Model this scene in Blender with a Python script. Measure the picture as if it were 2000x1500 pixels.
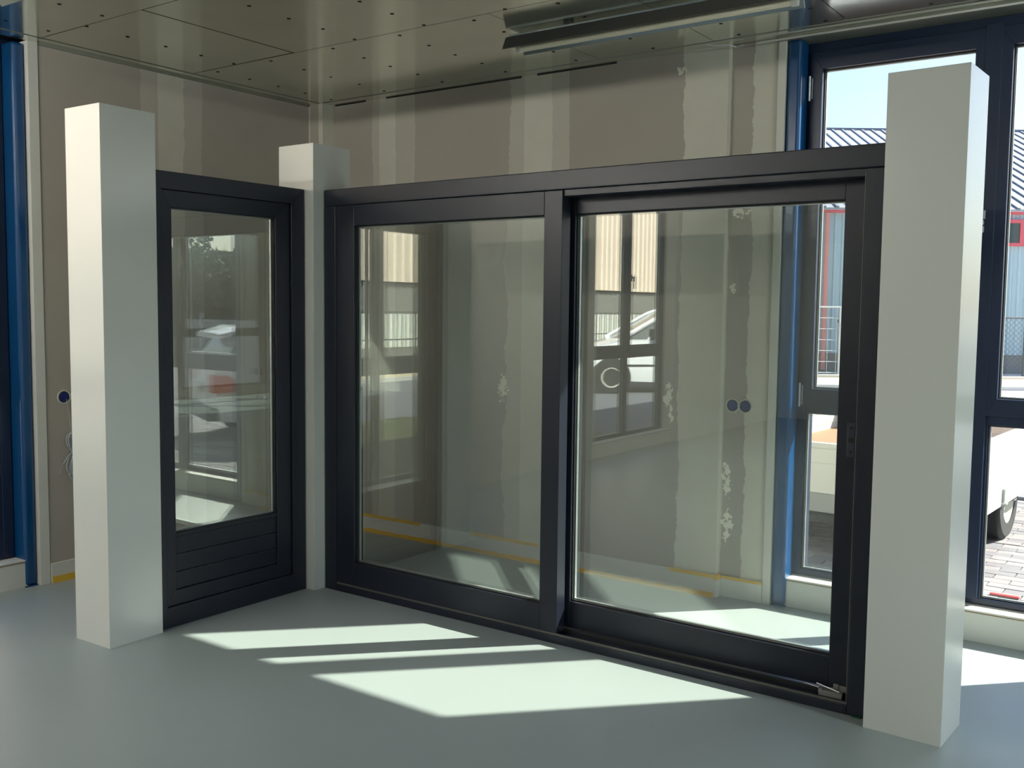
import bpy, bmesh, math, random
from mathutils import Vector, Matrix, noise
random.seed(7)
scene = bpy.context.scene
for o in list(bpy.data.objects): bpy.data.objects.remove(o)
COL = scene.collection
PI = math.pi

# ------------------------------------------------------------------ camera
YAW, PIT, ROL, FPX, CAMH = 0.61980467, 0.07609893, 0.01104434, 1938.5329, 1.5
fw = Vector((-math.sin(YAW)*math.cos(PIT), math.cos(YAW)*math.cos(PIT), -math.sin(PIT)))
r0 = Vector((math.cos(YAW), math.sin(YAW), 0)); u0 = r0.cross(fw)
rt = r0*math.cos(ROL) + u0*math.sin(ROL); up = -r0*math.sin(ROL) + u0*math.cos(ROL)
cd = bpy.data.cameras.new('camera'); cam = bpy.data.objects.new('camera', cd); COL.objects.link(cam)
cd.sensor_width = 36; cd.sensor_fit = 'HORIZONTAL'; cd.lens = 36*FPX/2000; cd.clip_end = 500; cd.clip_start = .05
M = Matrix((rt, up, -fw)).transposed().to_4x4(); M.translation = (0, 0, CAMH); cam.matrix_world = M
scene.camera = cam

# ------------------------------------------------------------------ sky, sun, exposure
SUN_TAN = 0.855                       # tangent of the sun's height
SUN_DIR = Vector((0.697, 0.717, SUN_TAN)).normalized()    # towards the sun
w = bpy.data.worlds.new('sky'); scene.world = w; w.use_nodes = True
nt = w.node_tree; nt.nodes.clear()
sky = nt.nodes.new('ShaderNodeTexSky'); sky.sky_type = 'NISHITA'; sky.sun_disc = False
sky.sun_elevation = math.atan(SUN_TAN); sky.sun_rotation = math.atan2(0.697, 0.717)
sky.air_density = 1.0; sky.dust_density = 2.5; sky.ozone_density = 2.0
tint = nt.nodes.new('ShaderNodeMix'); tint.data_type = 'RGBA'; tint.blend_type = 'MULTIPLY'
tint.inputs[0].default_value = 1; tint.inputs[7].default_value = (0.93, 1.0, 1.12, 1)
bg = nt.nodes.new('ShaderNodeBackground'); bg.inputs[1].default_value = 0.29
wo = nt.nodes.new('ShaderNodeOutputWorld')
nt.links.new(sky.outputs[0], tint.inputs[6]); nt.links.new(tint.outputs[2], bg.inputs[0]); nt.links.new(bg.outputs[0], wo.inputs[0])
sl = bpy.data.lights.new('sun', 'SUN'); sl.energy = 17.5; sl.angle = math.radians(0.6); sl.color = (1.0, 0.94, 0.82)
so = bpy.data.objects.new('sun', sl); COL.objects.link(so); so.rotation_euler = SUN_DIR.to_track_quat('Z', 'Y').to_euler(); so.location = (20, 20, 25)
vs = scene.view_settings; vs.view_transform = 'Standard'; vs.look = 'None'; vs.gamma = 1.0; vs.use_curve_mapping = False
vs.exposure = 0.12
FILL_LAMP_W = 76.0                         # base power of the unseen battens added to brighten the room
scene.cycles.transparent_max_bounces = 24
scene.cycles.max_bounces = 10; scene.cycles.diffuse_bounces = 6; scene.cycles.glossy_bounces = 6
scene.cycles.sample_clamp_indirect = 6; scene.cycles.caustics_reflective = False; scene.cycles.caustics_refractive = False

# ------------------------------------------------------------------ materials
def s2l(c):
    return tuple(((v/255/12.92) if v/255 <= .04045 else ((v/255+.055)/1.055)**2.4) for v in c)
def N(nt, t, **k):
    n = nt.nodes.new(t)
    for a, b in k.items(): setattr(n, a, b)
    return n
def math_(nt, op, a, b=None, clamp=False):
    n = N(nt, 'ShaderNodeMath', operation=op); n.use_clamp = clamp
    for i, v in enumerate((a, b)):
        if v is None: continue
        if isinstance(v, (int, float)): n.inputs[i].default_value = v
        else: nt.links.new(v, n.inputs[i])
    return n.outputs[0]
def mixc(nt, f, a, b):
    n = N(nt, 'ShaderNodeMix', data_type='RGBA')
    for i, v in ((0, f), (6, a), (7, b)):
        if isinstance(v, (int, float)): n.inputs[i].default_value = v
        elif isinstance(v, tuple): n.inputs[i].default_value = (*v[:3], 1)
        else: nt.links.new(v, n.inputs[i])
    return n.outputs[2]
MATS = {}
def mat(name, rgb, rough=.5, metal=0., var=.06, scale=3., bump=0., bscale=60., spec=.5, coat=0., lin=False):
    m = bpy.data.materials.new(name); m.use_nodes = True; nt = m.node_tree
    b = nt.nodes['Principled BSDF']; b.inputs['Roughness'].default_value = rough; b.inputs['Metallic'].default_value = metal
    b.inputs['Specular IOR Level'].default_value = spec; b.inputs['Coat Weight'].default_value = coat
    c = rgb if lin else s2l(rgb)
    geo = N(nt, 'ShaderNodeNewGeometry')
    nz = N(nt, 'ShaderNodeTexNoise'); nz.inputs['Scale'].default_value = scale; nz.inputs['Detail'].default_value = 4
    nt.links.new(geo.outputs['Position'], nz.inputs['Vector'])
    col = mixc(nt, nz.outputs[0], tuple(v*(1-var) for v in c), tuple(min(1, v*(1+var)) for v in c))
    nt.links.new(col, b.inputs['Base Color'])
    if bump:
        n2 = N(nt, 'ShaderNodeTexNoise'); n2.inputs['Scale'].default_value = bscale; n2.inputs['Detail'].default_value = 3
        nt.links.new(geo.outputs['Position'], n2.inputs['Vector'])
        bp = N(nt, 'ShaderNodeBump'); bp.inputs['Strength'].default_value = bump; bp.inputs['Distance'].default_value = .004
        nt.links.new(n2.outputs[0], bp.inputs['Height']); nt.links.new(bp.outputs[0], b.inputs['Normal'])
    MATS[name] = m
    return m
def glass_mat(name, tint_, f0, rough=0.0):
    m = bpy.data.materials.new(name); m.use_nodes = True; nt = m.node_tree; nt.nodes.clear()
    out = N(nt, 'ShaderNodeOutputMaterial'); mx = N(nt, 'ShaderNodeMixShader')
    tr = N(nt, 'ShaderNodeBsdfTransparent'); tr.inputs[0].default_value = (*tint_, 1)
    gl = N(nt, 'ShaderNodeBsdfGlossy'); gl.inputs['Roughness'].default_value = rough; gl.inputs[0].default_value = (.95, 1, .97, 1)
    geo = N(nt, 'ShaderNodeNewGeometry'); d = N(nt, 'ShaderNodeVectorMath', operation='DOT_PRODUCT')
    nt.links.new(geo.outputs['Normal'], d.inputs[0]); nt.links.new(geo.outputs['Incoming'], d.inputs[1])
    c = math_(nt, 'ABSOLUTE', d.outputs['Value']); k = math_(nt, 'SUBTRACT', 1.0, c, True)
    p = math_(nt, 'POWER', k, 5.0); q = math_(nt, 'MULTIPLY', p, 1-f0); f = math_(nt, 'ADD', q, f0, True)
    nt.links.new(f, mx.inputs[0]); nt.links.new(tr.outputs[0], mx.inputs[1]); nt.links.new(gl.outputs[0], mx.inputs[2])
    nt.links.new(mx.outputs[0], out.inputs[0]); MATS[name] = m
    return m

PLASTER = s2l((182, 175, 163)); FILL = s2l((224, 221, 205))
def wall_mat(name, axis, bands, patches=()):
    """Grey plasterboard with bands of pale joint compound. bands: (lo, hi, ragged_lo, ragged_hi, strength)"""
    m = bpy.data.materials.new(name); m.use_nodes = True; nt = m.node_tree; b = nt.nodes['Principled BSDF']
    b.inputs['Roughness'].default_value = .75; b.inputs['Specular IOR Level'].default_value = .25
    geo = N(nt, 'ShaderNodeNewGeometry'); sep = N(nt, 'ShaderNodeSeparateXYZ'); nt.links.new(geo.outputs['Position'], sep.inputs[0])
    a = sep.outputs['X' if axis == 'x' else 'Y']; z = sep.outputs['Z']
    def nzv(scale, det=5, off=0):
        mp = N(nt, 'ShaderNodeMapping'); mp.inputs['Location'].default_value = (off, off*1.7, off*.6)
        mp.inputs['Scale'].default_value = (1, 1, 1)
        nt.links.new(geo.outputs['Position'], mp.inputs[0])
        n = N(nt, 'ShaderNodeTexNoise'); n.inputs['Scale'].default_value = scale; n.inputs['Detail'].default_value = det
        n.inputs['Roughness'].default_value = .62
        nt.links.new(mp.outputs[0], n.inputs['Vector']); return math_(nt, 'SUBTRACT', n.outputs[0], .5)
    big, fine, tiny = nzv(1.6, 3), nzv(9, 8, 3), nzv(38, 6, 5)
    col = mixc(nt, math_(nt, 'ADD', nzv(2.5, 3, 7), .5), tuple(v*.94 for v in PLASTER), tuple(v*1.06 for v in PLASTER))
    tone = mixc(nt, math_(nt, 'ADD', nzv(3.2, 4, 11), .5), tuple(v*.86 for v in FILL), tuple(v*1.12 for v in FILL))
    for (lo, hi, rl, rh, st) in bands:
        def edge(e, r, sgn):
            off = math_(nt, 'ADD', math_(nt, 'ADD', math_(nt, 'MULTIPLY', big, r*2.6), math_(nt, 'MULTIPLY', fine, r*1.5)), math_(nt, 'MULTIPLY', tiny, .004+r*.45))
            d = math_(nt, 'SUBTRACT', a, e); d = math_(nt, 'ADD', d, off); d = math_(nt, 'MULTIPLY', d, sgn*220.0)
            return math_(nt, 'ADD', d, .5, True)
        mk = math_(nt, 'MULTIPLY', edge(lo, rl, 1), edge(hi, rh, -1))
        mk = math_(nt, 'MULTIPLY', mk, st)
        col = mixc(nt, mk, col, tone)
    for (pa, pz, ra, rz) in patches:
        dx = math_(nt, 'DIVIDE', math_(nt, 'SUBTRACT', a, pa), ra); dz = math_(nt, 'DIVIDE', math_(nt, 'SUBTRACT', z, pz), rz)
        d = math_(nt, 'ADD', math_(nt, 'MULTIPLY', dx, dx), math_(nt, 'MULTIPLY', dz, dz))
        d = math_(nt, 'SUBTRACT', 1.0, d); d = math_(nt, 'ADD', d, math_(nt, 'ADD', math_(nt, 'MULTIPLY', fine, 4.0), math_(nt, 'MULTIPLY', tiny, 7.0))); d = math_(nt, 'SUBTRACT', d, .6)
        col = mixc(nt, math_(nt, 'MULTIPLY', d, 12.0, True), col, tuple(v*1.25 for v in FILL))
    nt.links.new(col, b.inputs['Base Color'])
    MATS[name] = m
    return m

mat('wall_white', (205, 204, 196), .6, var=.03)
mat('floor_paint', (160, 171, 170), .42, var=.05, scale=1.6, bump=.10, bscale=9, spec=.5)
mat('pillar_white', (228, 230, 222), .24, var=.015, scale=1.2, bump=.05, bscale=25, spec=.6)
mat('anthracite', (30, 35, 47), .36, var=.05, scale=20, bump=.12, bscale=900, spec=.4)
mat('anthracite_dark', (30, 32, 36), .5)
mat('navy_frame', (28, 41, 66), .35, var=.10, scale=12)
mat('blue_steel', (8, 70, 120), .28, var=.12, scale=8, bump=.1, bscale=30, coat=.3)
mat('rubber', (14, 14, 15), .6)
mat('spacer', (188, 196, 196), .35, metal=.7)
mat('white_board', (222, 222, 212), .5, var=.03)
mat('mdf_edge', (150, 108, 66), .8)
mat('yellow_tape', (236, 192, 66), .6, var=.10, scale=9)
mat('foil', (232, 236, 224), .15, metal=.92, var=.10, scale=4, bump=.35, bscale=3.5)
mat('foil_edge', (150, 153, 142), .4, metal=.7, var=.15, scale=10)
mat('black_hole', (10, 10, 10), .9)
mat('concrete_soffit', (60, 62, 58), .9)
mat('pull_metal', (66, 72, 82), .3, metal=.4)
mat('light_grey_metal', (96, 94, 90), .45, metal=.2)
mat('reflector', (150, 160, 165), .2, metal=.9)
mat('tube', (236, 230, 205), .3, spec=.6)
mat('hinge', (196, 200, 204), .3, metal=.7)
mat('socket_blue', (24, 42, 110), .4)
mat('socket_inner', (14, 26, 74), .5)
mat('plaster_rim', (208, 206, 192), .8, bump=.5, bscale=200)
mat('cable_grey', (176, 184, 188), .45)
mat('bit_grey', (150, 150, 144), .45)
mat('rod', (205, 208, 208), .25, metal=.9)
# outdoors
mat('asphalt', (112, 114, 120), .85, var=.12, scale=2, bump=.3, bscale=40)
mat('road_pale', (188, 186, 184), .85, var=.08, scale=1.5)
mat('kerb', (196, 194, 188), .8)
mat('sand', (206, 190, 158), .9, var=.18, scale=2)
mat('paver', (126, 122, 124), .85, var=.2, scale=5)  # both paver tones darkened to stand in for shade on the paving
mat('paver_b', (108, 107, 112), .85, var=.2, scale=5)
mat('grass', (70, 80, 46), .9, var=.35, scale=4)
mat('hall_blue', (166, 190, 200), .5, var=.05, scale=.8)
mat('roof_sheet', (150, 154, 162), .45, var=.05)
mat('roof_seam', (112, 118, 130), .6)
mat('red_trim', (204, 84, 96), .5)
mat('pipe_red', (206, 134, 128), .5)
mat('concrete', (128, 128, 124), .85, var=.1, scale=1)
mat('cream_sheet', (232, 214, 196), .55, var=.04)
mat('fence_wire', (206, 210, 210), .4, metal=.3)
mat('fence_dark', (70, 76, 80), .6)
mat('trailer_white', (214, 217, 210), .4, var=.02)
mat('plywood', (166, 118, 88), .7, var=.12, scale=6)
mat('chassis', (150, 154, 152), .5, metal=.5)
mat('tyre', (34, 34, 36), .8)
mat('rim', (214, 212, 202), .4)
mat('van_white', (232, 234, 236), .25, coat=.6, var=.01)
mat('car_glass', (40, 52, 52), .05, spec=.9)
mat('tail_red', (190, 38, 30), .25)
mat('plastic_black', (26, 27, 29), .55)
mat('bark', (88, 76, 62), .9)
mat('leaf', (84, 94, 70), .8, var=.3, scale=3)
mat('red_plastic', (196, 40, 44), .5)
mat('facade_plaster', (188, 184, 176), .8)
glass_mat('glass', (.95, .968, .955), .15)
glass_mat('window_glass', (.955, .975, .97), .045)

# ------------------------------------------------------------------ builders
def tag(o, label=None, cat=None, group=None, kind=None):
    if label: o['label'] = label
    if cat: o['category'] = cat
    if group: o['group'] = group
    if kind: o['kind'] = kind
    return o
def empty(name, loc=(0, 0, 0), rz=0.0, **k):
    o = bpy.data.objects.new(name, None); COL.objects.link(o); o.location = loc; o.rotation_euler.z = rz
    o.empty_display_size = .1
    return tag(o, **k)
class MB:
    def __init__(s, f=None): s.v = []; s.f = []; s.map = f
    def add(s, vs_, fs):
        n = len(s.v)
        for p in vs_: s.v.append(tuple(s.map(*p)) if s.map else tuple(p))
        for q in fs: s.f.append(tuple(i+n for i in q))
        return s
    def box(s, x0, x1, y0, y1, z0, z1):
        return s.add([(x0, y0, z0), (x1, y0, z0), (x1, y1, z0), (x0, y1, z0), (x0, y0, z1), (x1, y0, z1), (x1, y1, z1), (x0, y1, z1)],
                     [(0, 3, 2, 1), (4, 5, 6, 7), (0, 1, 5, 4), (1, 2, 6, 5), (2, 3, 7, 6), (3, 0, 4, 7)])
    def prism(s, poly, d0, d1, ax='y'):
        """poly in the two other axes, extruded from d0 to d1 along ax"""
        def P(a, b, d): return {'y': (a, d, b), 'x': (d, a, b), 'z': (a, b, d)}[ax]
        n = len(poly)
        return s.add([P(a, b, d0) for a, b in poly]+[P(a, b, d1) for a, b in poly],
                     [tuple(range(n)), tuple(range(2*n-1, n-1, -1))]+[(i, i+n, (i+1) % n+n, (i+1) % n) for i in range(n)])
    def cyl(s, c, r, h, ax='z', n=16, r2=None):
        r2 = r if r2 is None else r2; A = []
        for k, rr in ((0, r), (h, r2)):
            for i in range(n):
                t = 2*PI*i/n; a, b = rr*math.cos(t), rr*math.sin(t)
                A.append({'z': (c[0]+a, c[1]+b, c[2]+k), 'y': (c[0]+a, c[1]+k, c[2]+b), 'x': (c[0]+k, c[1]+a, c[2]+b)}[ax])
        return s.add(A, [tuple(range(n))[::-1], tuple(range(n, 2*n))]+[(i, (i+1) % n, (i+1) % n+n, i+n) for i in range(n)])
    def tube(s, pts, r, n=6):
        pts = [Vector(p) for p in pts]; A = []; F = []
        for i, p in enumerate(pts):
            d = (pts[min(i+1, len(pts)-1)]-pts[max(i-1, 0)]).normalized()
            a = d.cross(Vector((0, 0, 1)) if abs(d.z) < .9 else Vector((1, 0, 0))).normalized(); b = d.cross(a)
            for k in range(n):
                t = 2*PI*k/n; A.append(p+a*math.cos(t)*r+b*math.sin(t)*r)
        for i in range(len(pts)-1):
            for k in range(n): F.append((i*n+k, i*n+(k+1) % n, (i+1)*n+(k+1) % n, (i+1)*n+k))
        F.append(tuple(range(n))[::-1]); F.append(tuple((len(pts)-1)*n+k for k in range(n)))
        return s.add(A, F)
    def lathe(s, prof, c, ax='x', n=28):
        """prof: (axial, radius) closed loop"""
        m = len(prof); A = []; F = []
        for i in range(n):
            t = 2*PI*i/n
            for (d, r) in prof:
                a, b = r*math.cos(t), r*math.sin(t)
                A.append({'x': (c[0]+d, c[1]+a, c[2]+b), 'y': (c[0]+a, c[1]+d, c[2]+b), 'z': (c[0]+a, c[1]+b, c[2]+d)}[ax])
            for j in range(m): F.append((i*m+j, i*m+(j+1) % m, ((i+1) % n)*m+(j+1) % m, ((i+1) % n)*m+j))
        return s.add(A, F)
    def build(s, name, m, parent=None, bevel=0.0, smooth=False, origin=None, **k):
        me = bpy.data.meshes.new(name)
        o0 = Vector(origin) if origin else Vector((0, 0, 0))
        me.from_pydata([tuple(Vector(p)-o0) for p in s.v], [], s.f)
        bm = bmesh.new(); bm.from_mesh(me); bmesh.ops.recalc_face_normals(bm, faces=bm.faces); bm.to_mesh(me); bm.free()
        me.materials.append(MATS[m] if isinstance(m, str) else m)
        if smooth:
            for p in me.polygons: p.use_smooth = True
            me.set_sharp_from_angle(angle=math.radians(35))
        o = bpy.data.objects.new(name, me); COL.objects.link(o)
        o.location = o0
        if parent: o.parent = parent
        if bevel:
            b = o.modifiers.new('bevel', 'BEVEL'); b.width = bevel; b.segments = 2; b.limit_method = 'ANGLE'; b.angle_limit = math.radians(40)
            b.harden_normals = False
        return tag(o, **k)
def box(name, m, x0, x1, y0, y1, z0, z1, parent=None, bevel=0., **k):
    return MB().box(x0, x1, y0, y1, z0, z1).build(name, m, parent, bevel, **k)
def struct(o): o['kind'] = 'structure'; return o

HC, YB, XL = 2.84, 4.80, -5.05
XR, YN, GZ = 5.6, -6.0, -0.10

# ------------------------------------------------------------------ setting: floor, walls
struct(box('floor', 'floor_paint', XL-.3, XR+.3, YN-.3, 5.06, -.12, 0))
mb_w = wall_mat('plasterboard_back', 'x', [(-4.56, -4.20, .03, .02, .45), (-4.50, -4.36, .01, .006, .75), (-3.47, -3.05, .05, .012, .55), (-3.36, -3.17, .012, .03, .8), (-2.345, -1.5, .035, .01, .92)],
                patches=[(-3.49, 1.02, .035, .09), (-2.40, 1.05, .028, .08), (-2.33, 2.74, .07, .02), (-2.38, .95, .02, .05)])
mb_w2 = wall_mat('plasterboard_side', 'x', [(-2.14, -2.095, .004, .012, .9), (-1.975, -1.5, .035, .01, .95)],
                 patches=[(-2.068, .62, .034, .10), (-2.062, .38, .034, .11), (-2.03, 2.0, .05, .03), (-2.06, 1.62, .02, .03)])
ml_w = wall_mat('plasterboard_left', 'y', [(3.43, 3.84, .02, .02, .38), (3.54, 3.71, .004, .03, .75)])
def back_wall(o): return o
# back wall: long plasterboard part stands 4 cm proud of the short part beside the column
wb = MB().box(XL-.3, -2.10, YB, 5.06, 0, 2.95).build('wall_back', mb_w); struct(wb)
struct(MB().box(-2.10, -1.852, 4.84, 5.06, 0, 2.95).build('wall_back', mb_w2))
struct(box('trim_1', 'white_board', -1.852, -1.812, 4.826, 5.0, 0, HC, bevel=.002))
# beyond the window group: white wall, another window group, white wall
struct(box('wall_back', 'wall_white', .10, 1.35, YB, 5.06, 0, 2.95))
struct(box('wall_back', 'wall_white', 3.15, XR+.3, YB, 5.06, 0, 2.95))
struct(box('wall_back', 'facade_plaster', -1.852, 3.15, 4.93, 5.06, -.1, .15))
struct(box('wall_back', 'facade_plaster', -1.852, 3.15, 4.98, 5.06, 2.83, 3.0))
# left wall
struct(MB().box(-5.31, XL, 2.826, YB, 0, 2.95).build('wall_left', ml_w))
struct(box('trim_2', 'white_board', -5.25, XL+.006, 2.772, 2.826, 0, HC, bevel=.002))
struct(box('wall_left', 'wall_white', -5.31, XL, -.90, .98, 0, 2.95))
struct(box('wall_left', 'wall_white', -5.31, XL, YN-.3, -2.66, 0, 2.95))
struct(box('wall_left', 'facade_plaster', -5.31, -5.19, -2.9, 2.826, -.1, .15))
struct(box('wall_left', 'facade_plaster', -5.31, -5.23, -2.9, 2.826, 2.83, 3.0))
# right and near walls (behind the camera)
struct(box('wall_right', 'wall_white', XR, XR+.3, YN-.3, -5.4, 0, 2.95)); struct(box('wall_right', 'wall_white', XR, XR+.3, 4.6, YB, 0, 2.95))
struct(box('wall_right', 'facade_plaster', XR+.12, XR+.3, -5.4, 4.6, -.1, .15)); struct(box('wall_right', 'facade_plaster', XR+.18, XR+.3, -5.4, 4.6, 2.83, 2.95))
struct(box('wall_near', 'wall_white', XL, XR, YN-.3, YN, 0, 2.95))
struct(box('ceiling', 'concrete_soffit', XL-.35, XR+.35, YN-.35, 5.12, 2.865, 3.15))
# boxed pipe casing in the corner
cas = box('corner_casing', 'wall_white', XL, -4.918, 4.70, YB, 0, HC-.002)
cas.data.materials[0] = wall_mat('plasterboard_casing', 'x', [(-4.955, -4.6, .004, .004, .95), (-5.06, -5.035, .004, .006, .7)])
struct(cas); cas.name = 'trim_3'

# ------------------------------------------------------------------ ceiling panels
ceil_obj = bpy.data.objects['ceiling']
def cpanel(x0, x1, y0, y1, gap=.0022, screws=None, tilt=0.0):
    z = HC
    b = MB().box(x0+gap, x1-gap, y0+gap, y1-gap, z, z+.013)
    if tilt: b.v = [(x, y, zz+tilt*((x-x0)/(x1-x0))) for x, y, zz in b.v]
    o = b.build('ceiling_panel', 'foil', ceil_obj)
    if screws:
        s = MB()
        for (sx, sy) in screws: s.cyl((sx+random.uniform(-.006, .006), sy+random.uniform(-.006, .006), z-.0012), .0095, .0014, n=8)
        q = s.build('screw_heads', 'black_hole', ceil_obj); q['kind'] = 'stuff'
    return o
def grid(xs, ys): return [(a, b) for a in xs for b in ys]
rowA = [3.760, 3.988, 4.208, 4.430, 4.655]
cpanel(-4.945, -2.80, 3.705, 4.70, screws=grid([-4.785, -4.325, -3.855, -3.39, -2.922], rowA))
cpanel(-2.80, -2.14, 3.705, 4.70, .0012, screws=grid([-2.46], rowA))
cpanel(-2.14, -1.48, 3.705, 4.70, .003, screws=grid([-1.99, -1.56], rowA))
cpanel(-1.48, .7, 3.705, 4.70, .0015, screws=grid([-1.1, -.64, -.18, .28], rowA))
cpanel(.7, XR, 3.705, 4.70)
rowB = [2.803, 3.025, 3.253, 3.472, 3.69]
cpanel(-4.945, -4.097, 2.79, 3.705, .005, screws=grid([-4.555], rowB), tilt=.002)
cpanel(-4.088, -1.95, 2.79, 3.705, .003, screws=grid([-3.625, -3.168, -2.70, -2.24], rowB))
cpanel(-1.95, .25, 2.79, 3.705, screws=grid([-1.5, -1.04], rowB))
cpanel(.25, XR, 2.79, 3.705)
rowC = [2.09, 2.31, 2.528, 2.742]
cpanel(-4.945, -2.75, 1.875, 2.79, screws=grid([-4.795, -4.332, -3.86], rowC))
cpanel(-2.75, -.55, 1.875, 2.79); cpanel(-.55, 1.65, 1.875, 2.79); cpanel(1.65, XR, 1.875, 2.79)
y = 1.875
while y > YN:
    y2 = max(y-1.6, YN)
    for a, b in ((-4.945, -1.4), (-1.4, 2.1), (2.1, XR)): cpanel(a, b, y2, y)
    y = y2
# black sheet above the panels puts shade into the joints; perimeter profiles
MB().box(XL+.01, XR-.01, YN+.01, 4.79, 2.8545, 2.8625).build('joint_shade_sheet', 'black_hole', ceil_obj)
MB().box(XL, XR, 4.7045, YB, 2.8375, 2.852).build('edge_profile', 'foil', ceil_obj)
MB().box(XL, XR, 4.7012, 4.7035, 2.8370, 2.852).build('edge_lip', 'foil_edge', ceil_obj)
MB().box(XL, -4.9525, YN, 4.70, 2.8375, 2.852).build('edge_profile', 'foil', ceil_obj)
MB().box(-4.9515, -4.949, YN, 4.70, 2.8370, 2.852).build('edge_lip', 'foil_edge', ceil_obj)
MB().box(XL, XL+.012, 2.83, 4.70, 2.826, 2.8372).build('edge_bead', 'foil_edge', ceil_obj)
MB().box(-1.85, .10, YB-.004, 4.97, 2.822, 2.845).build('window_head_lining', 'foil_edge', ceil_obj, bevel=.001)
MB().box(-4.9, -4.62, YB-.003, YB+.001, 2.831, 2.8372).box(-4.44, -3.38, YB-.003, YB+.001, 2.831, 2.8372).box(-3.27, -2.75, YB-.003, YB+.001, 2.831, 2.8372).build('sealing_strip', 'rubber', ceil_obj)
MB().box(-1.95, .10, YB-.009, YB-.004, 2.820, 2.829).build('edge_bead', 'white_board', ceil_obj, bevel=.001)
MB().tube([(-2.19, 4.72, 2.832), (-2.15, 4.735, 2.826), (-2.08, 4.76, 2.826), (-2.06, 4.79, 2.82), (-2.02, 4.79, 2.826)], .0035).build('wire_clip', 'hinge', ceil_obj)

# ------------------------------------------------------------------ baseboards and tape
def rag_strip(x0, x1, z0, z1, plane, n, amp, ax='x', th=.0015, outer='z1'):
    """thin tape strip with slightly ragged edge"""
    A = []; F = []
    for i in range(n+1):
        t = x0+(x1-x0)*i/n; e = random.uniform(-amp, amp); lo = z0+(e if outer == 'z0' else 0); hi = z1+(e if outer == 'z1' else 0)
        for (d, z) in ((plane, lo), (plane, hi), (plane-th, lo), (plane-th, hi)):
            A.append((t, d, z) if ax == 'x' else (XL+(YB-d) if False else d, t, z))
    for i in range(n):
        k = 4*i
        F += [(k, k+4, k+5, k+1), (k+2, k+3, k+7, k+6), (k+1, k+5, k+7, k+3), (k, k+2, k+6, k+4)]
    return MB().add(A, F)
bb = struct(box('baseboard_back', 'white_board', -4.918, -2.088, YB-.014, YB, 0, .112, bevel=.0015))
rag_strip(-4.918, -2.09, 0, .020, YB-.0142, 60, .004).build('masking_tape', 'yellow_tape', bb, label='yellow masking tape along the foot of the baseboard')
MB().box(-4.918, -2.09, YB-.034, YB-.0145, 0, .0012).build('masking_tape', 'yellow_tape', bb)
for a, b in ((-4.90, -4.13), (-3.72, -3.21), (-2.36, -2.088)):
    rag_strip(a, b, .098, .118, YB-.0142, 10, .002).build('masking_tape', 'yellow_tape', bb, label='short yellow tape strip on the baseboard top edge')
bb2 = struct(box('baseboard_back', 'white_board', -2.098, -1.855, 4.826, 4.84, 0, .106, bevel=.0015))
rag_strip(-2.098, -1.857, .096, .110, 4.8258, 6, .002).build('masking_tape', 'yellow_tape', bb2, label='short yellow tape strip beside the white jamb')
MB().box(-2.103, -2.0845, YB-.016, 4.826, .0, .090).build('corner_piece', 'white_board', bb2); MB().box(-2.104, -2.084, YB-.017, 4.826, .090, .117).build('masking_tape', 'yellow_tape', bb2)
bl = struct(box('baseboard_left', 'white_board', XL, XL+.014, 2.830, 4.70, 0, .108, bevel=.0015))
MB().box(XL+.0142, XL+.0157, 2.832, 4.70, 0, .036).build('masking_tape', 'yellow_tape', bl, label='yellow masking tape on the lower baseboard edge')

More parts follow.
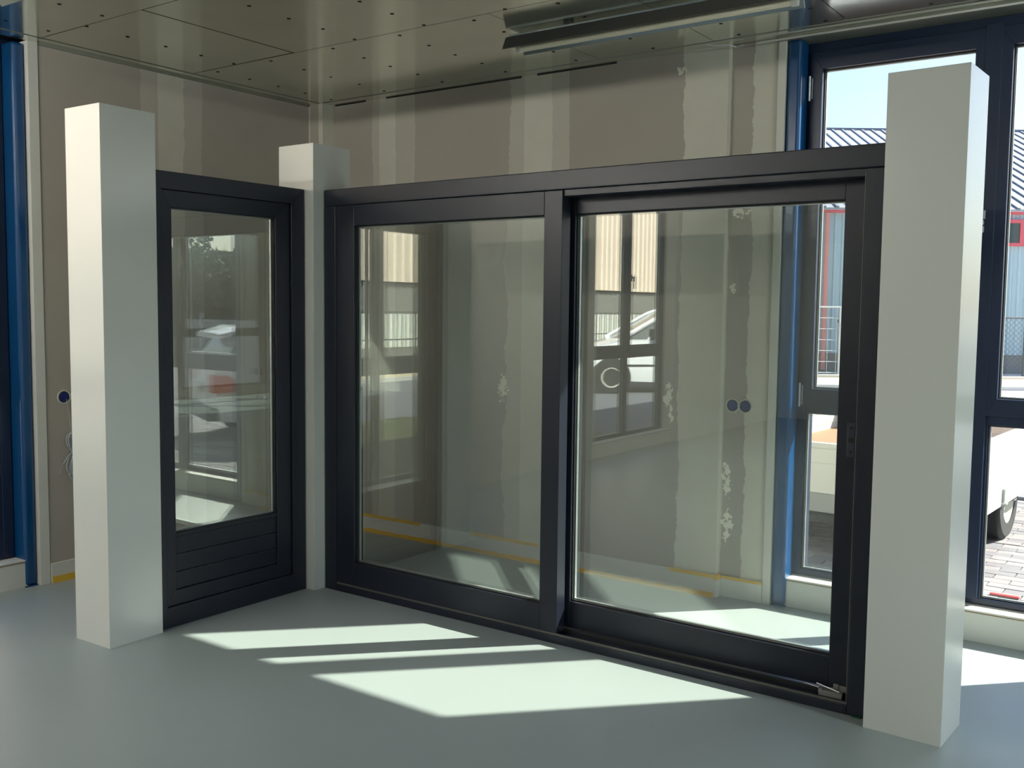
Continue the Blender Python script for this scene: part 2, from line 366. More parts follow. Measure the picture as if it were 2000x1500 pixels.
# ------------------------------------------------------------------ windows of the room
def mitre_ring(fn, A0, A1, Z0, Z1, w, b0, b1, m, parent, names=('frame_head', 'frame_sill', 'frame_jamb'), bevel=.002):
    """rectangular ring with mitred corners; w = (left,right,bottom,top) widths; fn maps (a,b,z) to world"""
    l, r, bt, tp = w; a0, a1, z0, z1 = A0+l, A1-r, Z0+bt, Z1-tp
    for nm, poly in ((names[0], [(A0, Z1), (A1, Z1), (a1, z1), (a0, z1)]), (names[1], [(A0, Z0), (A1, Z0), (a1, z0), (a0, z0)]),
                     (names[2], [(A0, Z0), (a0, z0), (a0, z1), (A0, Z1)]), (names[2], [(A1, Z0), (a1, z0), (a1, z1), (A1, Z1)])):
        MB(fn).prism(poly, b0, b1, 'y').build(nm, m, parent, bevel)
def win(name, fn, A0, A1, bays, handle_bays=(), hinge_bays=(), ov=.022, sw=.062, jw=.055):
    """A0<A1 outer frame extent; bays: list of (a0,a1) glass extents of the lower panes"""
    Z0, Z1 = .152, 2.822
    W = empty(name); W['kind'] = 'structure'
    f0, f1 = .150, .215
    mitre_ring(fn, A0, A1, Z0, Z1, (jw, jw, .028, .06), f0, f1, 'navy_frame', W)
    for i, (a0, a1) in enumerate(bays):
        if i:
            p = bays[i-1][1]
            MB(fn).box(p+.0, a0-.0, f0, f1, Z0+.028, Z1-.06).build('mullion', 'navy_frame', W, .002)
    for i, (a0, a1) in enumerate(bays):
        MB(fn).box(a0, a1, f0, f1, .99, 1.06).build('transom', 'navy_frame', W, .002)
        l = a0 if i else A0+jw; r = a1 if i < len(bays)-1 else A1-jw
        MB(fn).box(l, a0+.001, f0+.004, f1, .18, 2.76).build('frame_post', 'navy_frame', W) if a0-l > .003 else None
        MB(fn).box(a1-.001, r, f0+.004, f1, .18, 2.76).build('frame_post', 'navy_frame', W) if r-a1 > .003 else None
        # upper opening sash, proud of the frame
        s0, s1 = a0-ov, a1+ov
        mitre_ring(fn, s0, s1, 1.035, 2.775, (sw, sw, .078, .085), f0-.018, f1-.01, 'navy_frame', W, ('sash_rail', 'sash_rail', 'sash_stile'))
        g0, g1 = s0+sw, s1-sw
        for (p0, p1, q0, q1) in ((g0, g1, 1.113, 2.69), (a0, a1, .18, .99)):
            P = MB(fn).box(p0-.006, p1+.006, f0+.02, f0+.044, q0-.006, q1+.006).build('pane', 'window_glass', W)
            # rubber gasket ring and bright spacer ring
            mitre_ring(fn, p0-.001, p1+.001, q0-.001, q1+.001, (.006, .006, .006, .006), f0+.012, f0+.0195, 'rubber', W, ('gasket',)*3, 0)
            mitre_ring(fn, p0-.001, p1+.001, q0-.001, q1+.001, (.010,)*4, f0+.026, f0+.038, 'spacer', W, ('spacer_bar',)*3, 0)
        if i in hinge_bays:
            a = s0-.004 if hinge_bays[i] < 0 else s1+.004
            for zc in (2.60, 1.08):
                MB(fn).cyl((a, f0-.024, zc-.06), .0065, .12, n=10).build('hinge', 'hinge', W, smooth=True)
                MB(fn).box(a+.010, a+.016, f0-.022, f0-.017, zc-.05, zc+.05).build('hinge_leaf', 'hinge', W)
        if i in handle_bays:
            a = s0+.03 if handle_bays[i] < 0 else s1-.03
            MB(fn).box(a-.014, a+.014, f0-.03, f0-.018, 1.80, 1.87).build('handle_plate', 'hinge', W, .002)
            MB(fn).box(a-.009, a+.009, f0-.06, f0-.046, 1.72, 1.85).box(a-.007, a+.007, f0-.05, f0-.03, 1.832, 1.846).build('handle', 'hinge', W, .003)
    return W
back = lambda a, b, z: (a, YB+b, z)
left = lambda a, b, z: (XL-b+.03, a, z)
W1 = win('window_1', back, -1.735, .03, [(-1.70, -.935), (-.85, -.03)], handle_bays={0: 1}, hinge_bays={0: -1}, sw=.057, jw=.035)
W2 = win('window_2', back, 1.42, 3.13, [(1.50, 2.18), (2.33, 3.05)], handle_bays={0: 1})
W3 = win('window_3', left, 1.00, 2.70, [(1.08, 1.87), (1.955, 2.625)], ov=.015, sw=.035)
right_ = lambda a, b, z: (XR+b, a, z)
win('fill_window', right_, -5.4, 4.6, [(-5.3+1.66*i, -5.3+1.66*i+1.50) for i in range(6)])  # unseen full-width glazing, added to let more daylight in from the right
W4 = win('window_4', left, -2.62, -.94, [(-2.52, -1.80), (-1.70, -1.05)], handle_bays={0: 1}, ov=.015, sw=.035)
# hooked latch stack on the middle post of window_1 (bright metal keeps)
for (z0, z1, dx) in ((1.925, 1.965, .008), (1.900, 1.921, .003), (1.866, 1.894, .004)):
    box('latch_keep', 'hinge', -.945+dx, -.905+dx, YB+.115, YB+.131, z0, z1, W1, .002)
box('frame_post', 'navy_frame', -.93, -.86, YB+.128, YB+.152, .18, 2.79, W1, .002)
# plinths and sill boards under the windows
def plinth(name, fn, a0, a1, bf=.058):
    p = MB(fn).box(a0, a1, bf, .19, 0, .134).build(name, 'white_board', None, .001); struct(p)
    MB(fn).box(a0, a1, bf-.003, .152, .1355, .1385).build('board_edge', 'mdf_edge', p)
    MB(fn).box(a0, a1, bf-.003, .152, .1385, .147).build('sill_board', 'white_board', p, .001)
    return p
struct(box('wall_back', 'navy_frame', -1.852, -1.7, 4.951, 5.06, .1, 2.95)); struct(box('wall_left', 'navy_frame', -5.31, -5.19, 2.66, 2.83, .1, 2.95))
plinth('trim_4', back, -1.80, .10); plinth('trim_5', back, 1.35, 3.15)
plinth('trim_6', left, .98, 2.722); plinth('trim_7', left, -2.66, -.90)

# blue steel columns
def column(name, x0, x1, y0, y1, label):
    t = empty(name, ((x0+x1)/2, (y0+y1)/2, 0), label=label, cat='column', group='blue steel columns beside the windows')
    cx, cy = (x0+x1)/2, (y0+y1)/2
    c = MB().box(x0-cx, x1-cx, y0-cy, y1-cy, 0.006, HC-.012).build('shaft', 'blue_steel', t, .018)
    c.modifiers[0].segments = 4
    MB().box(x0-cx-.002, x1-cx+.002, y0-cy-.002, y1-cy+.002, 0, .006).build('base_plate', 'blue_steel', t)
    return t
column('steel_column', -1.808, -1.738, 4.832, 4.945, 'blue painted square steel column between plasterboard wall and right window')
column('steel_column', -5.20, -5.068, 2.705, 2.768, 'blue painted square steel column at the left edge of the photo')
column('steel_column', .035, .095, 4.84, 4.945, 'blue painted steel column beyond the right edge of the photo')

# ------------------------------------------------------------------ white pillars of the display
def pillar(x1, y1, w_, d_, h, ang, label):
    """x1,y1 = near right corner (+x,-y)"""
    t = empty('square_pillar', (x1, y1, 0), ang, label=label, cat='pillar', group='white square pillars of the glazed display')
    e = .0008; k = .012
    # panels: front, back, left, right, cap; mitred corners with a hairline joint
    for poly in ([(-w_, 0), (0, 0), (-k, k), (-w_+k, k)], [(-w_, d_), (0, d_), (-k, d_-k), (-w_+k, d_-k)],
                 [(-w_, 0), (-w_, d_), (-w_+k, d_-k), (-w_+k, k)], [(0, 0), (0, d_), (-k, d_-k), (-k, k)]):
        cx = sum(p[0] for p in poly)/4; cy = sum(p[1] for p in poly)/4
        L = max(w_, d_)
        pl = [(p[0]+(e if p[0] < cx else -e)*.6, p[1]+(e if p[1] < cy else -e)*.6) for p in poly]
        MB().prism(pl, 0, h-.0005, 'z').build('side_panel', 'pillar_white', t, .0008)
    MB().box(-w_+k+.001, -k-.001, k+.001, d_-k-.001, h-.02, h-.001).build('top_cap', 'pillar_white', t)
    return t
pillar(-3.867, 2.427, .251, .272, 2.339, .026, 'white square pillar left of the glazed door, nearest the left wall')
pillar(-3.832, 3.595, .259, .266, 2.334, 0, 'white square pillar at the inner corner between glazed door and sliding window')
pillar(-.716, 3.58, .269, .249, 2.324, -.044, 'white square pillar at the right end of the sliding window, nearest the camera')

# ------------------------------------------------------------------ glazed door display (plane x = const)
D = empty('glazed_door', (-3.93, 3.15, 0), -.015, label='small dark grey framed glazed door with boarded lower panel between two white pillars', cat='door')
dfn = lambda a, b, z: (-3.90-b+3.93, a-3.15, z)      # a = world y, b = depth away from the viewer
mitre_ring(dfn, 2.705, 3.590, .0, 2.10, (.044, .086, .096, .080), 0, .07, 'anthracite', D)
L0, L1, LZ0, LZ1 = 2.751, 3.500, .098, 2.018
mitre_ring(dfn, L0, L1, LZ0, LZ1, (.056, .090, .070, .076), .012, .066, 'anthracite', D, ('leaf_rail', 'leaf_rail', 'leaf_stile'))
g0, g1 = L0+.056, L1-.090
MB(dfn).box(g0-.004, g1+.004, .016, .064, .418, .436).build('middle_rail', 'anthracite', D, .002)
for i in range(3):
    z0 = .168+i*(.25/3); MB(dfn).box(g0, g1, .0215, .055, z0+.0012, z0+.25/3-.0012).build('panel_board', 'anthracite', D, .0025)
MB(dfn).box(g0-.008, g1+.008, .034, .058, .430, 1.948).build('glass_pane', 'glass', D)
mitre_ring(dfn, g0-.001, g1+.001, .4355, 1.943, (.005,)*4, .022, .0335, 'rubber', D, ('gasket',)*3, 0)
mitre_ring(dfn, g0-.001, g1+.001, .4355, 1.943, (.009,)*4, .040, .052, 'spacer', D, ('spacer_bar',)*3, 0)
MB(dfn).box(3.340, 3.356, .030, .034, 1.03, 1.045).build('glazing_block', 'spacer', D)

# ------------------------------------------------------------------ sliding window display (plane y = const)
S = empty('sliding_window', (-2.41, 3.74, 0), label='large dark grey sliding window with two glazed panels, right panel set back', cat='window')
sfn = lambda a, b, z: (a+2.41, 3.665+b-3.74, z)
# outer frame: head, jambs, low sill with a raised inner track
MB(sfn).box(-3.826, -.990, 0, .165, 2.016, 2.100).build('frame_head', 'anthracite', S, .004)
MB(sfn).box(-3.826, -3.746, 0, .165, 0, 2.0145).build('frame_jamb', 'anthracite', S, .003)
MB(sfn).box(-1.066, -.990, 0, .165, .0, 2.0145).build('frame_jamb', 'anthracite', S, .003)
MB(sfn).box(-3.745, -1.067, 0, .165, 0, .036).build('frame_sill', 'anthracite', S, .002)
MB(sfn).box(-3.745, -1.067, .004, .009, .036, .046).build('sill_lip', 'light_grey_metal', S, .001)
MB(sfn).box(-3.745, -1.067, .070, .078, .036, .052).build('track_rail', 'anthracite_dark', S, .001)
MB(sfn).box(-2.355, -1.067, .010, .090, 1.988, 2.0155).build('head_cover', 'anthracite', S, .002)
MB(sfn).box(-1.0705, -1.067, .001, .006, .05, 2.01).build('jamb_bead', 'light_grey_metal', S)
def sash(A0, A1, Z0, Z1, w_, b0, b1, gb):
    l, r, bt, tp = w_
    for nm, rc in (('sash_rail', (A0+l+.0006, A1-r-.0006, Z1-tp, Z1)), ('sash_rail', (A0+l+.0006, A1-r-.0006, Z0, Z0+bt)),
                   ('sash_stile', (A0, A0+l, Z0, Z1)), ('sash_stile', (A1-r, A1, Z0, Z1))):
        MB(sfn).box(rc[0], rc[1], b0, b1, rc[2], rc[3]).build(nm, 'anthracite', S, .002)
    g = (A0+l, A1-r, Z0+bt, Z1-tp)
    MB(sfn).box(g[0]-.008, g[1]+.008, gb, gb+.026, g[2]-.008, g[3]+.008).build('glass_pane', 'glass', S)
    mitre_ring(sfn, g[0]-.001, g[1]+.001, g[2]-.001, g[3]+.001, (.006,)*4, gb-.010, gb-.0005, 'rubber', S, ('gasket',)*3, 0)
    mitre_ring(sfn, g[0]-.001, g[1]+.001, g[2]-.001, g[3]+.001, (.010,)*4, gb+.006, gb+.020, 'spacer', S, ('spacer_bar',)*3, 0)
sash(-3.744, -2.359, .0465, 2.014, (.128, .094, .120, .104), .003, .070, .030)
sash(-2.400, -1.088, .054, 1.992, (.052, .078, .122, .074), .094, .160, .118)
# flush pull recessed in the right stile
hp_ = MB(sfn).box(-1.130, -1.098, .0915, .0945, .955, 1.085).build('flush_pull', 'pull_metal', S, .008)
MB(sfn).cyl((-1.112, .0895, 1.066), .006, .003, 'y', 12).build('pull_screw', 'rubber', hp_)
MB(sfn).cyl((-1.112, .0895, .974), .006, .003, 'y', 12).build('pull_screw', 'rubber', hp_)
MB(sfn).cyl((-1.112, .0890, 1.020), .011, .004, 'y', 16).build('pull_key', 'rubber', hp_)
MB(sfn).box(-1.1255, -1.1235, .090, .0925, .965, 1.075).build('pull_rim', 'light_grey_metal', hp_)

# loose fittings lying in the track by the right pillar
def fitting(name, m, rects, loc, rz, label):
    b = MB()
    for r in rects: b.box(*r)
    o = b.build(name, m, None, .0015); o.location = loc; o.rotation_euler.z = rz
    return tag(o, label=label, cat='fitting')
fitting('plastic_clip', 'bit_grey', [(0, .088, 0, .034, 0, .022), (-.002, .012, .004, .030, .010, .026)], (-1.185, 3.702, .0365), .05, 'low grey plastic clip lying in the window track, nearer the camera')
fitting('plastic_bracket', 'bit_grey', [(0, .068, 0, .026, 0, .034), (0, .02, -.004, .006, .02, .038), (.05, .068, -.006, .006, .0, .026)], (-1.1435, 3.752, .0526-.016), .02, 'taller grey plastic bracket against the right jamb of the sliding window')
for k, (a, b, lb) in enumerate((((-1.248, 3.742, .056), (-1.186, 3.712, .063), 'short bright metal pin sticking left out of the grey clip'),
                                ((-1.205, 3.745, .066), (-1.105, 3.706, .063), 'longer bright metal pin lying across the grey clip'))):
    MB().tube([a, b], .0028, 8).build('metal_pin', 'rod', None, label=lb, cat='pin')
box('green_shim', MATS.setdefault('shim_green', mat('shim_green', (20, 92, 52), .6)), -1.045, -1.012, 3.655, 3.668, 0, .005, None, .001,
    label='small green plastic shim under the sliding window beside the right pillar', cat='shim')

# ------------------------------------------------------------------ ceiling lamp
def reflector_light(dx, dy, far, label):
    F = empty('ceiling_light', (-2.18+dx, 4.06+dy, 2.76), label=label, cat='light')
    lf = lambda x, y, z: (x+2.18, y-4.06, z-2.76)
    MB(lf).prism([(3.985, 2.756), (3.978, 2.757), (4.008, 2.818), (4.014, 2.818)], -2.92, -1.48, 'x').build('reflector_wing', 'light_grey_metal', F)
    MB(lf).prism([(4.135, 2.756), (4.143, 2.757), (4.105, 2.818), (4.099, 2.818)], -2.90, -1.48, 'x').build('reflector_wing', far, F)
    MB(lf).box(-2.90, -1.48, 4.004, 4.109, 2.816, 2.826).build('spine', 'reflector', F, .002)
    MB(lf).cyl((-2.84, 4.032, 2.756), .0145, 1.34, 'x', 16).build('tube', 'tube', F, smooth=True)
    for x in (-2.87, -1.50):
        MB(lf).box(x, x+.03, 4.018, 4.046, 2.740, 2.818).build('lamp_holder', 'white_board', F, .002)
    for x in (-2.6, -1.8): MB(lf).box(x, x+.03, 4.03, 4.07, 2.826, 2.8395).build('mounting_clip', 'light_grey_metal', F)

reflector_light(0, 0, 'reflector', 'long grey reflector batten light with one pale tube under the ceiling')
reflector_light(-1.395, -1.885, 'white_board', 'pale reflector batten light whose corner shows at the top left of the photo')

# extra lit battens out of view, put in to raise the indoor light level
def batten(x, y, watts, label, tint=(.92, 1.0, .95)):
    t = empty('ceiling_light', (x, y, 2.76), label=label, cat='light')
    MB().box(-.72, .72, -.030, .030, .036, .0795).build('spine', 'white_board', t, .003)
    MB().cyl((-.67, 0, .0), .014, 1.34, 'x', 10).build('tube', fill_lamp_mat(watts, tint), t, smooth=True)
    for q in (-.70, .67): MB().box(q, q+.03, -.015, .015, -.014, .036).build('lamp_holder', 'white_board', t, .002)
    return t
def fill_lamp_mat(watts, tint):
    k = 'fill_tube_%d_%d' % (watts, tint[2]*100)
    if k not in MATS:
        m = bpy.data.materials.new(k); m.use_nodes = True; n = m.node_tree.nodes['Principled BSDF']
        n.inputs['Emission Color'].default_value = (*tint, 1); n.inputs['Emission Strength'].default_value = watts/(PI*2*PI*.014*1.34); MATS[k] = m
    return MATS[k]
for x, y, wt, lb in ((-4.0, .7, FILL_LAMP_W, 'added fill batten light nearest the left windows, ahead of the camera'), (-3.9, -1.6, FILL_LAMP_W*.7, 'added fill batten light by the left windows, behind the camera'),
                 (.4, -3.6, FILL_LAMP_W*.15, 'added fill batten light far behind the camera'), (1.9, 3.1, FILL_LAMP_W*1.5, 'added fill batten light near the back windows, out of view to the right'), (3.6, .8, FILL_LAMP_W*.8, 'added fill batten light right of the camera near the added right glazing')):
    batten(x, y, wt, lb, (1.0, .955, .88) if x < -3 else (.92, 1.0, .95))

# ------------------------------------------------------------------ wall boxes and cable coil
def socket(name, fn, a, z, r, label, sp):
    t = empty(name, fn(a, 0, z), label=label, cat='socket')
    o = Vector(fn(a, 0, z))
    f2 = lambda aa, b, zz: tuple(Vector(fn(aa, b, zz))-o)
    for s in (-sp/2, sp/2):
        rim = MB(f2).lathe([(.000, r), (-.003, r+.001), (-.0035, r+.006), (.000, r+.008)], (a+s, 0, z), 'y', 30).build('plaster_rim', 'plaster_rim', t)
        MB(f2).cyl((a+s, -.0012, z), r-.001, .0010, 'y', 24).build('wall_hole', 'rubber', t)
        c = MB(f2).lathe([(-.0014, r*.62), (-.0030, r*.66), (-.0034, r*.84), (-.0014, r*.88)], (a+s, 0, z), 'y', 24).build('box_rim', 'socket_blue', t, smooth=True)
        MB(f2).cyl((a+s, -.0022, z), r*.70, .0010, 'y', 24).build('box_back', 'socket_blue', t)
        for q in range(3):
            th = q*2.1+.5+s*20
            MB(f2).box(a+s+math.cos(th)*r*.78-.004, a+s+math.cos(th)*r*.78+.004, -.005, -.002, z+math.sin(th)*r*.78-.004, z+math.sin(th)*r*.78+.004).build('claw', 'socket_inner', t)
    MB(f2).box(a-.007, a+.007, -.003, -.001, z-.004, z+.004).build('bridge', 'plaster_rim', t)
    return t
socket('socket_box', lambda a, b, z: (a, 4.84+b, z), -2.012, 1.010, .031, 'double blue empty socket box in the wall beside the right window', .070)
socket('socket_box', lambda a, b, z: (XL-b, a, z), 2.966, 0.998, .031, 'double blue empty socket box on the left wall behind the pillar', .075)
cc = empty('cable_coil', (XL+.02, 2.975, .95), label='grey looped cable bundle hanging from the left wall socket box', cat='cable')
def coilf(p): return (p[0]-XL-.02, p[1]-2.975, p[2]-.95)
MB().tube([coilf((XL+.012, 2.935, .985)), coilf((XL+.02, 2.940, .93)), coilf((XL+.022, 2.948, .84)), coilf((XL+.02, 2.955, .80))], .0018, 6).build('hanging_wire', 'cable_grey', cc, smooth=True)
for k in range(7):
    up_ = k < 3; pts = []
    cx = 2.965+random.uniform(-.012, .02); rw = random.uniform(.028, .055); ht = (.115 if up_ else .15)*random.uniform(.8, 1.1)
    for i in range(29):
        t = 2*PI*i/28
        yy = cx+math.sin(t)*rw*(1-.35*math.cos(t)); hh = (1-math.cos(t))/2*ht
        pts.append(coilf((XL+.014+.006*k/2, yy, (.70+hh) if up_ else (.70-hh))))
    MB().tube(pts, .0042, 6).build('cable_loop', 'cable_grey', cc, smooth=True)
MB().tube([coilf((XL+.03, 2.96, .70)), coilf((XL+.03, 2.93, .685)), coilf((XL+.03, 2.90, .64)), coilf((XL+.02, 2.88, .585))], .003, 6).build('loose_end', 'cable_grey', cc, smooth=True)

# ------------------------------------------------------------------ outdoors: ground
def ground(name, m, x0, x1, y0, y1, z0=-.4, z1=GZ): return struct(box(name, m, x0, x1, y0, y1, z0, z1))
ground('ground', 'asphalt', -90, 90, 5.06, 9.6, -.4, GZ-.03)
ground('ground', 'asphalt', -90, 90, 9.6, 120, -.4, GZ)
ground('ground', 'asphalt', -90, -5.31, -60, 5.06)
ground('ground', 'asphalt', XR+.3, 90, -60, 5.06)
ground('ground', 'asphalt', -5.31, XR+.3, -60, YN-.3)
# hall's own frame: lateral axis and depth axis as seen through the right window
HR = Vector((math.cos(YAW), math.sin(YAW), 0)); HF = Vector((-math.sin(YAW), math.cos(YAW), 0))
hfn = lambda a, b, z: tuple(HR*a+HF*b+Vector((0, 0, z)))
for nm, m, b0, b1, z in (('road', 'road_pale', 15.5, 20.6, GZ+.004), ('verge', 'sand', 21.0, 23.8, GZ+.03), ('forecourt', 'road_pale', 23.95, 26.0, GZ+.03)):
    struct(MB(hfn).box(2, 34, b0, b1, GZ-.1, z).build(nm, m))
for nm, b0 in (('kerb', 20.65), ('kerb', 23.8)): struct(MB(hfn).box(2, 34, b0, b0+.15, GZ-.1, GZ+.09).build(nm, 'kerb', None, .01))

# pavers outside the right window
pav = struct(box('pavement', 'sand', -4.2, 4.2, 5.07, 9.5, -.3, GZ-.022))
pm = [MB().box(-.1015, .1015, -.0485, .0485, -.02, 0).build('paver_proto', 'paver'), MB().box(-.1015, .1015, -.0485, .0485, -.02, 0).build('paver_proto', 'paver_b')]
meshes = [o.data for o in pm]
for o in pm: bpy.data.objects.remove(o)
spots = []
iy = 0; yy = 5.13
while yy < 9.45:
    xx = -4.1+(.105 if iy % 2 else 0)
    while xx < 4.1:
        spots.append((xx, yy)); xx += .21
    yy += .103; iy += 1
def score(p):   # nearest visible area: right window lower panes
    x, y = p
    ok = (-1.50*y/6.5 - .9 < x < -.10*y) and 5.9 < y < 9.3
    return (0 if (x > -.165*y-.1 and x < .0 and y > 5.9) else 1 if (x < -.29*y and x > -.37*y and y > 5.9) else 2, y)
spots.sort(key=score)
for (x, y) in spots[:300]:
    o = bpy.data.objects.new('paver', meshes[random.random() < .4]); COL.objects.link(o); o.parent = pav
    o.location = (x, y, GZ+random.uniform(-.002, .002)); o.rotation_euler = (random.uniform(-.01, .01), random.uniform(-.01, .01), random.uniform(-.01, .01))
rest = MB()
for (x, y) in spots[300:]:
    h = random.uniform(-.002, .002); rest.box(x-.1015, x+.1015, y-.0485, y+.0485, GZ-.02, GZ+h)
q = rest.build('paver_field', 'paver', pav); q['kind'] = 'stuff'

# ------------------------------------------------------------------ industrial hall opposite
Hh = empty('industrial_hall', hfn(15, 27, GZ), label='pale blue corrugated industrial hall with ribbed grey roof and red trim', cat='building')
Ho = Vector(Hh.location); hl = lambda a, b, z: tuple(Vector(hfn(a, b, z))-Ho)
def corrugated(fn, a0, a1, z0, z1, b, pitch, depth, name, m, parent, th=.03, flat=.55):
    pts = []; a = a0
    while a < a1-1e-6:
        for f, d in ((0, 0), (flat, 0), (flat+.1, depth), (.9, depth)):
            aa = a+f*pitch
            if aa <= a1: pts.append((aa, b-d))
        a += pitch
    pts.append((a1, b)); poly = pts+[(a1, b+th), (a0, b+th)]
    A = [(p[0], p[1], z0) for p in poly]+[(p[0], p[1], z1) for p in poly]; n = len(poly); F_ = [(i, (i+1) % n, (i+1) % n+n, i+n) for i in range(n)]
    return MB(fn).add(A, F_).build(name, m, parent)
for i in range(20):
    corrugated(hl, 5+i, 5+i+.995, .42, 4.06, 26.0, .199, .035, 'cladding_sheet', 'hall_blue', Hh)
MB(hl).box(5, 25, 26.02, 26.3, GZ-.1, .42).build('base_wall', 'concrete', Hh)
MB(hl).box(5, 25, 26.1, 40, GZ-.1, 4.0).build('building_core', 'concrete', Hh)
MB(hl).box(4.8, 25.2, 25.85, 26.05, 4.06, 4.13).build('eaves_gutter', 'red_trim', Hh, .01)
for i in range(20):
    a = 5+i
    A = [(a, 25.82, 4.13), (a+.99, 25.82, 4.13), (a+.99, 34, 7.58), (a, 34, 7.58)]
    MB(hl).add(A+[(p[0], p[1], p[2]+.05) for p in A], [(0, 1, 2, 3), (4, 5, 6, 7), (0, 1, 5, 4), (1, 2, 6, 5), (2, 3, 7, 6), (3, 0, 4, 7)]).build('roof_sheet', 'roof_sheet', Hh)
    for s in (.0, .333, .667):
        A = [(a+s-.035, 25.8, 4.18), (a+s+.035, 25.8, 4.18), (a+s+.035, 34, 7.63), (a+s-.035, 34, 7.63)]
        MB(hl).add(A+[(p[0], p[1], p[2]+.035) for p in A], [(0, 1, 2, 3), (4, 5, 6, 7), (0, 1, 5, 4), (1, 2, 6, 5), (2, 3, 7, 6), (3, 0, 4, 7)]).build('roof_seam', 'roof_seam', Hh)
MB(hl).box(5, 25, 33.9, 34.2, 7.55, 7.67).build('ridge_cap', 'roof_seam', Hh)
MB(hl).cyl((8.1, 25.88, .0), .06, 4.05, n=12).build('drain_pipe', 'pipe_red', Hh, smooth=True)
for k, a in enumerate((12.3, 17.0)):
    f_ = MB(hl).box(a, a+1.75, 25.90, 25.98, 3.25, 3.33).box(a, a+1.75, 25.90, 25.98, 3.84, 3.93).box(a, a+.12, 25.90, 25.98, 3.33, 3.84).box(a+1.63, a+1.75, 25.90, 25.98, 3.33, 3.84).box(a+.80, a+.92, 25.90, 25.98, 3.33, 3.84).build('window_frame', 'red_trim', Hh)
    for j in (.12, .92): MB(hl).box(a+j, a+j+.70, 25.93, 25.95, 3.33, 3.84).build('window_pane', 'car_glass', f_)
# steel mesh fence in front of the hall
def fence(name, a0, a1, b, zt, dx, dz, label, diag=False, m='fence_wire', rw=.006):
    t = empty(name, hfn((a0+a1)/2, b, GZ), label=label, cat='fence'); o = Vector(t.location)
    fl = lambda a, bb, z: tuple(Vector(hfn(a, bb, z))-o)
    n = int((a1-a0)/2.5)+1
    for i in range(n+1): MB(fl).cyl((a0+(a1-a0)*i/n, b, GZ), .03, zt-GZ, n=8).build('post', m, t)
    MB(fl).cyl((a0, b, zt), .02, a1-a0, 'x', 8).build('top_rail', m, t)
    s = MB(fl)
    if diag:
        a = a0
        while a < a1-1.3:
            s.tube([(a, b, GZ+.1), (a+zt-GZ-.1, b, zt)], rw, 3); s.tube([(a+zt-GZ-.1, b, GZ+.1), (a, b, zt)], rw, 3); a += dx
    else:
        a = a0
        while a < a1: s.tube([(a, b, GZ+.05), (a, b, zt)], rw, 3); a += dx
        z = GZ+.1
        while z < zt: s.tube([(a0, b, z), (a1, b, z)], rw*1.4, 3); z += dz
    w_ = s.build('wire_mesh', m, t); w_['kind'] = 'stuff'
    return t
fence('mesh_fence', 4.5, 9.9, 24.6, 1.62, .22, .27, 'light grey steel mesh fence seen left through the right window')
fence('chain_link_fence', 10.1, 20.0, 24.4, 1.40, .13, .1, 'dark topped chain link fence seen in the rightmost window pane', True, 'fence_dark', .004)
for k, (a, zt) in enumerate(((8.52, 1.55), (9.15, 1.45))):
    t = empty('fence_post', hfn(a, 25.2, GZ+.03), label=['dark upright post behind the steel mesh fence', 'shorter dark upright post at the glass edge behind the mesh fence'][k], cat='post')
    MB().box(-.09, .09, -.06, .06, 0, zt).build('shaft', 'fence_dark', t, .01); MB().box(-.3, .1, -.02, .02, zt-.25, zt-.18).build('arm', 'fence_dark', t)

# ------------------------------------------------------------------ trailer
TR = empty('flatbed_trailer', (-1.95, 7.8, GZ), -.05, label='white drop side flatbed trailer parked outside the right window', cat='trailer')
tx0, tx1, ty0, ty1 = -.95, .82, -1.28, 1.28
MB().box(tx0, tx1, ty0, ty1, .50, .545).build('bed_floor', 'plywood', TR)
def board(x0, x1, y0, y1, ax, up_=0):
    b = MB().box(x0, x1, y0, y1, .40, .70+up_).build('side_board', 'trailer_white', TR, .003)
    e = .006
    if ax == 'x': MB().box(x0, x1, y0-e, y1+e, .70, .735).box(x0, x1, y0-.004, y1+.004, .60, .604).build('board_cap', 'trailer_white', b, .002)
    else: MB().box(x0-e, x1+e, y0, y1, .70+up_, .735+up_).box(x0-.004, x1+.004, y0, y1, .60, .604).build('board_cap', 'trailer_white', b, .002)
board(tx0, tx1, ty0-.03, ty0, 'x'); board(tx0, tx1, ty1, ty1+.03, 'x')
board(tx0-.03, tx0, ty0-.03, ty1+.03, 'y'); board(tx1, tx1+.03, ty0-.03, ty1+.03, 'y', .065)
MB().box(tx0, tx1+.02, ty0-.02, ty0+.05, .27, .40).build('chassis_beam', 'chassis', TR, .003)
MB().box(tx0, tx1, ty1-.05, ty1+.02, .27, .40).build('chassis_beam', 'chassis', TR, .003)
MB().box(tx1-.03, tx1+.03, ty0, ty1, .325, .40).build('chassis_beam', 'trailer_white', TR, .003)
MB().box(tx0-.03, tx0+.03, ty0, ty1, .30, .40).build('chassis_beam', 'chassis', TR, .003)
MB().box(tx0, tx1, -.04, .04, .28, .34).build('axle', 'chassis', TR)
for y in (-.55, .25, .95): MB().box(tx1+.03, tx1+.045, y-.015, y+.015, .30, .44).box(tx1+.03, tx1+.06, y-.03, y+.03, .335, .35).build('latch', 'chassis', TR, .002)
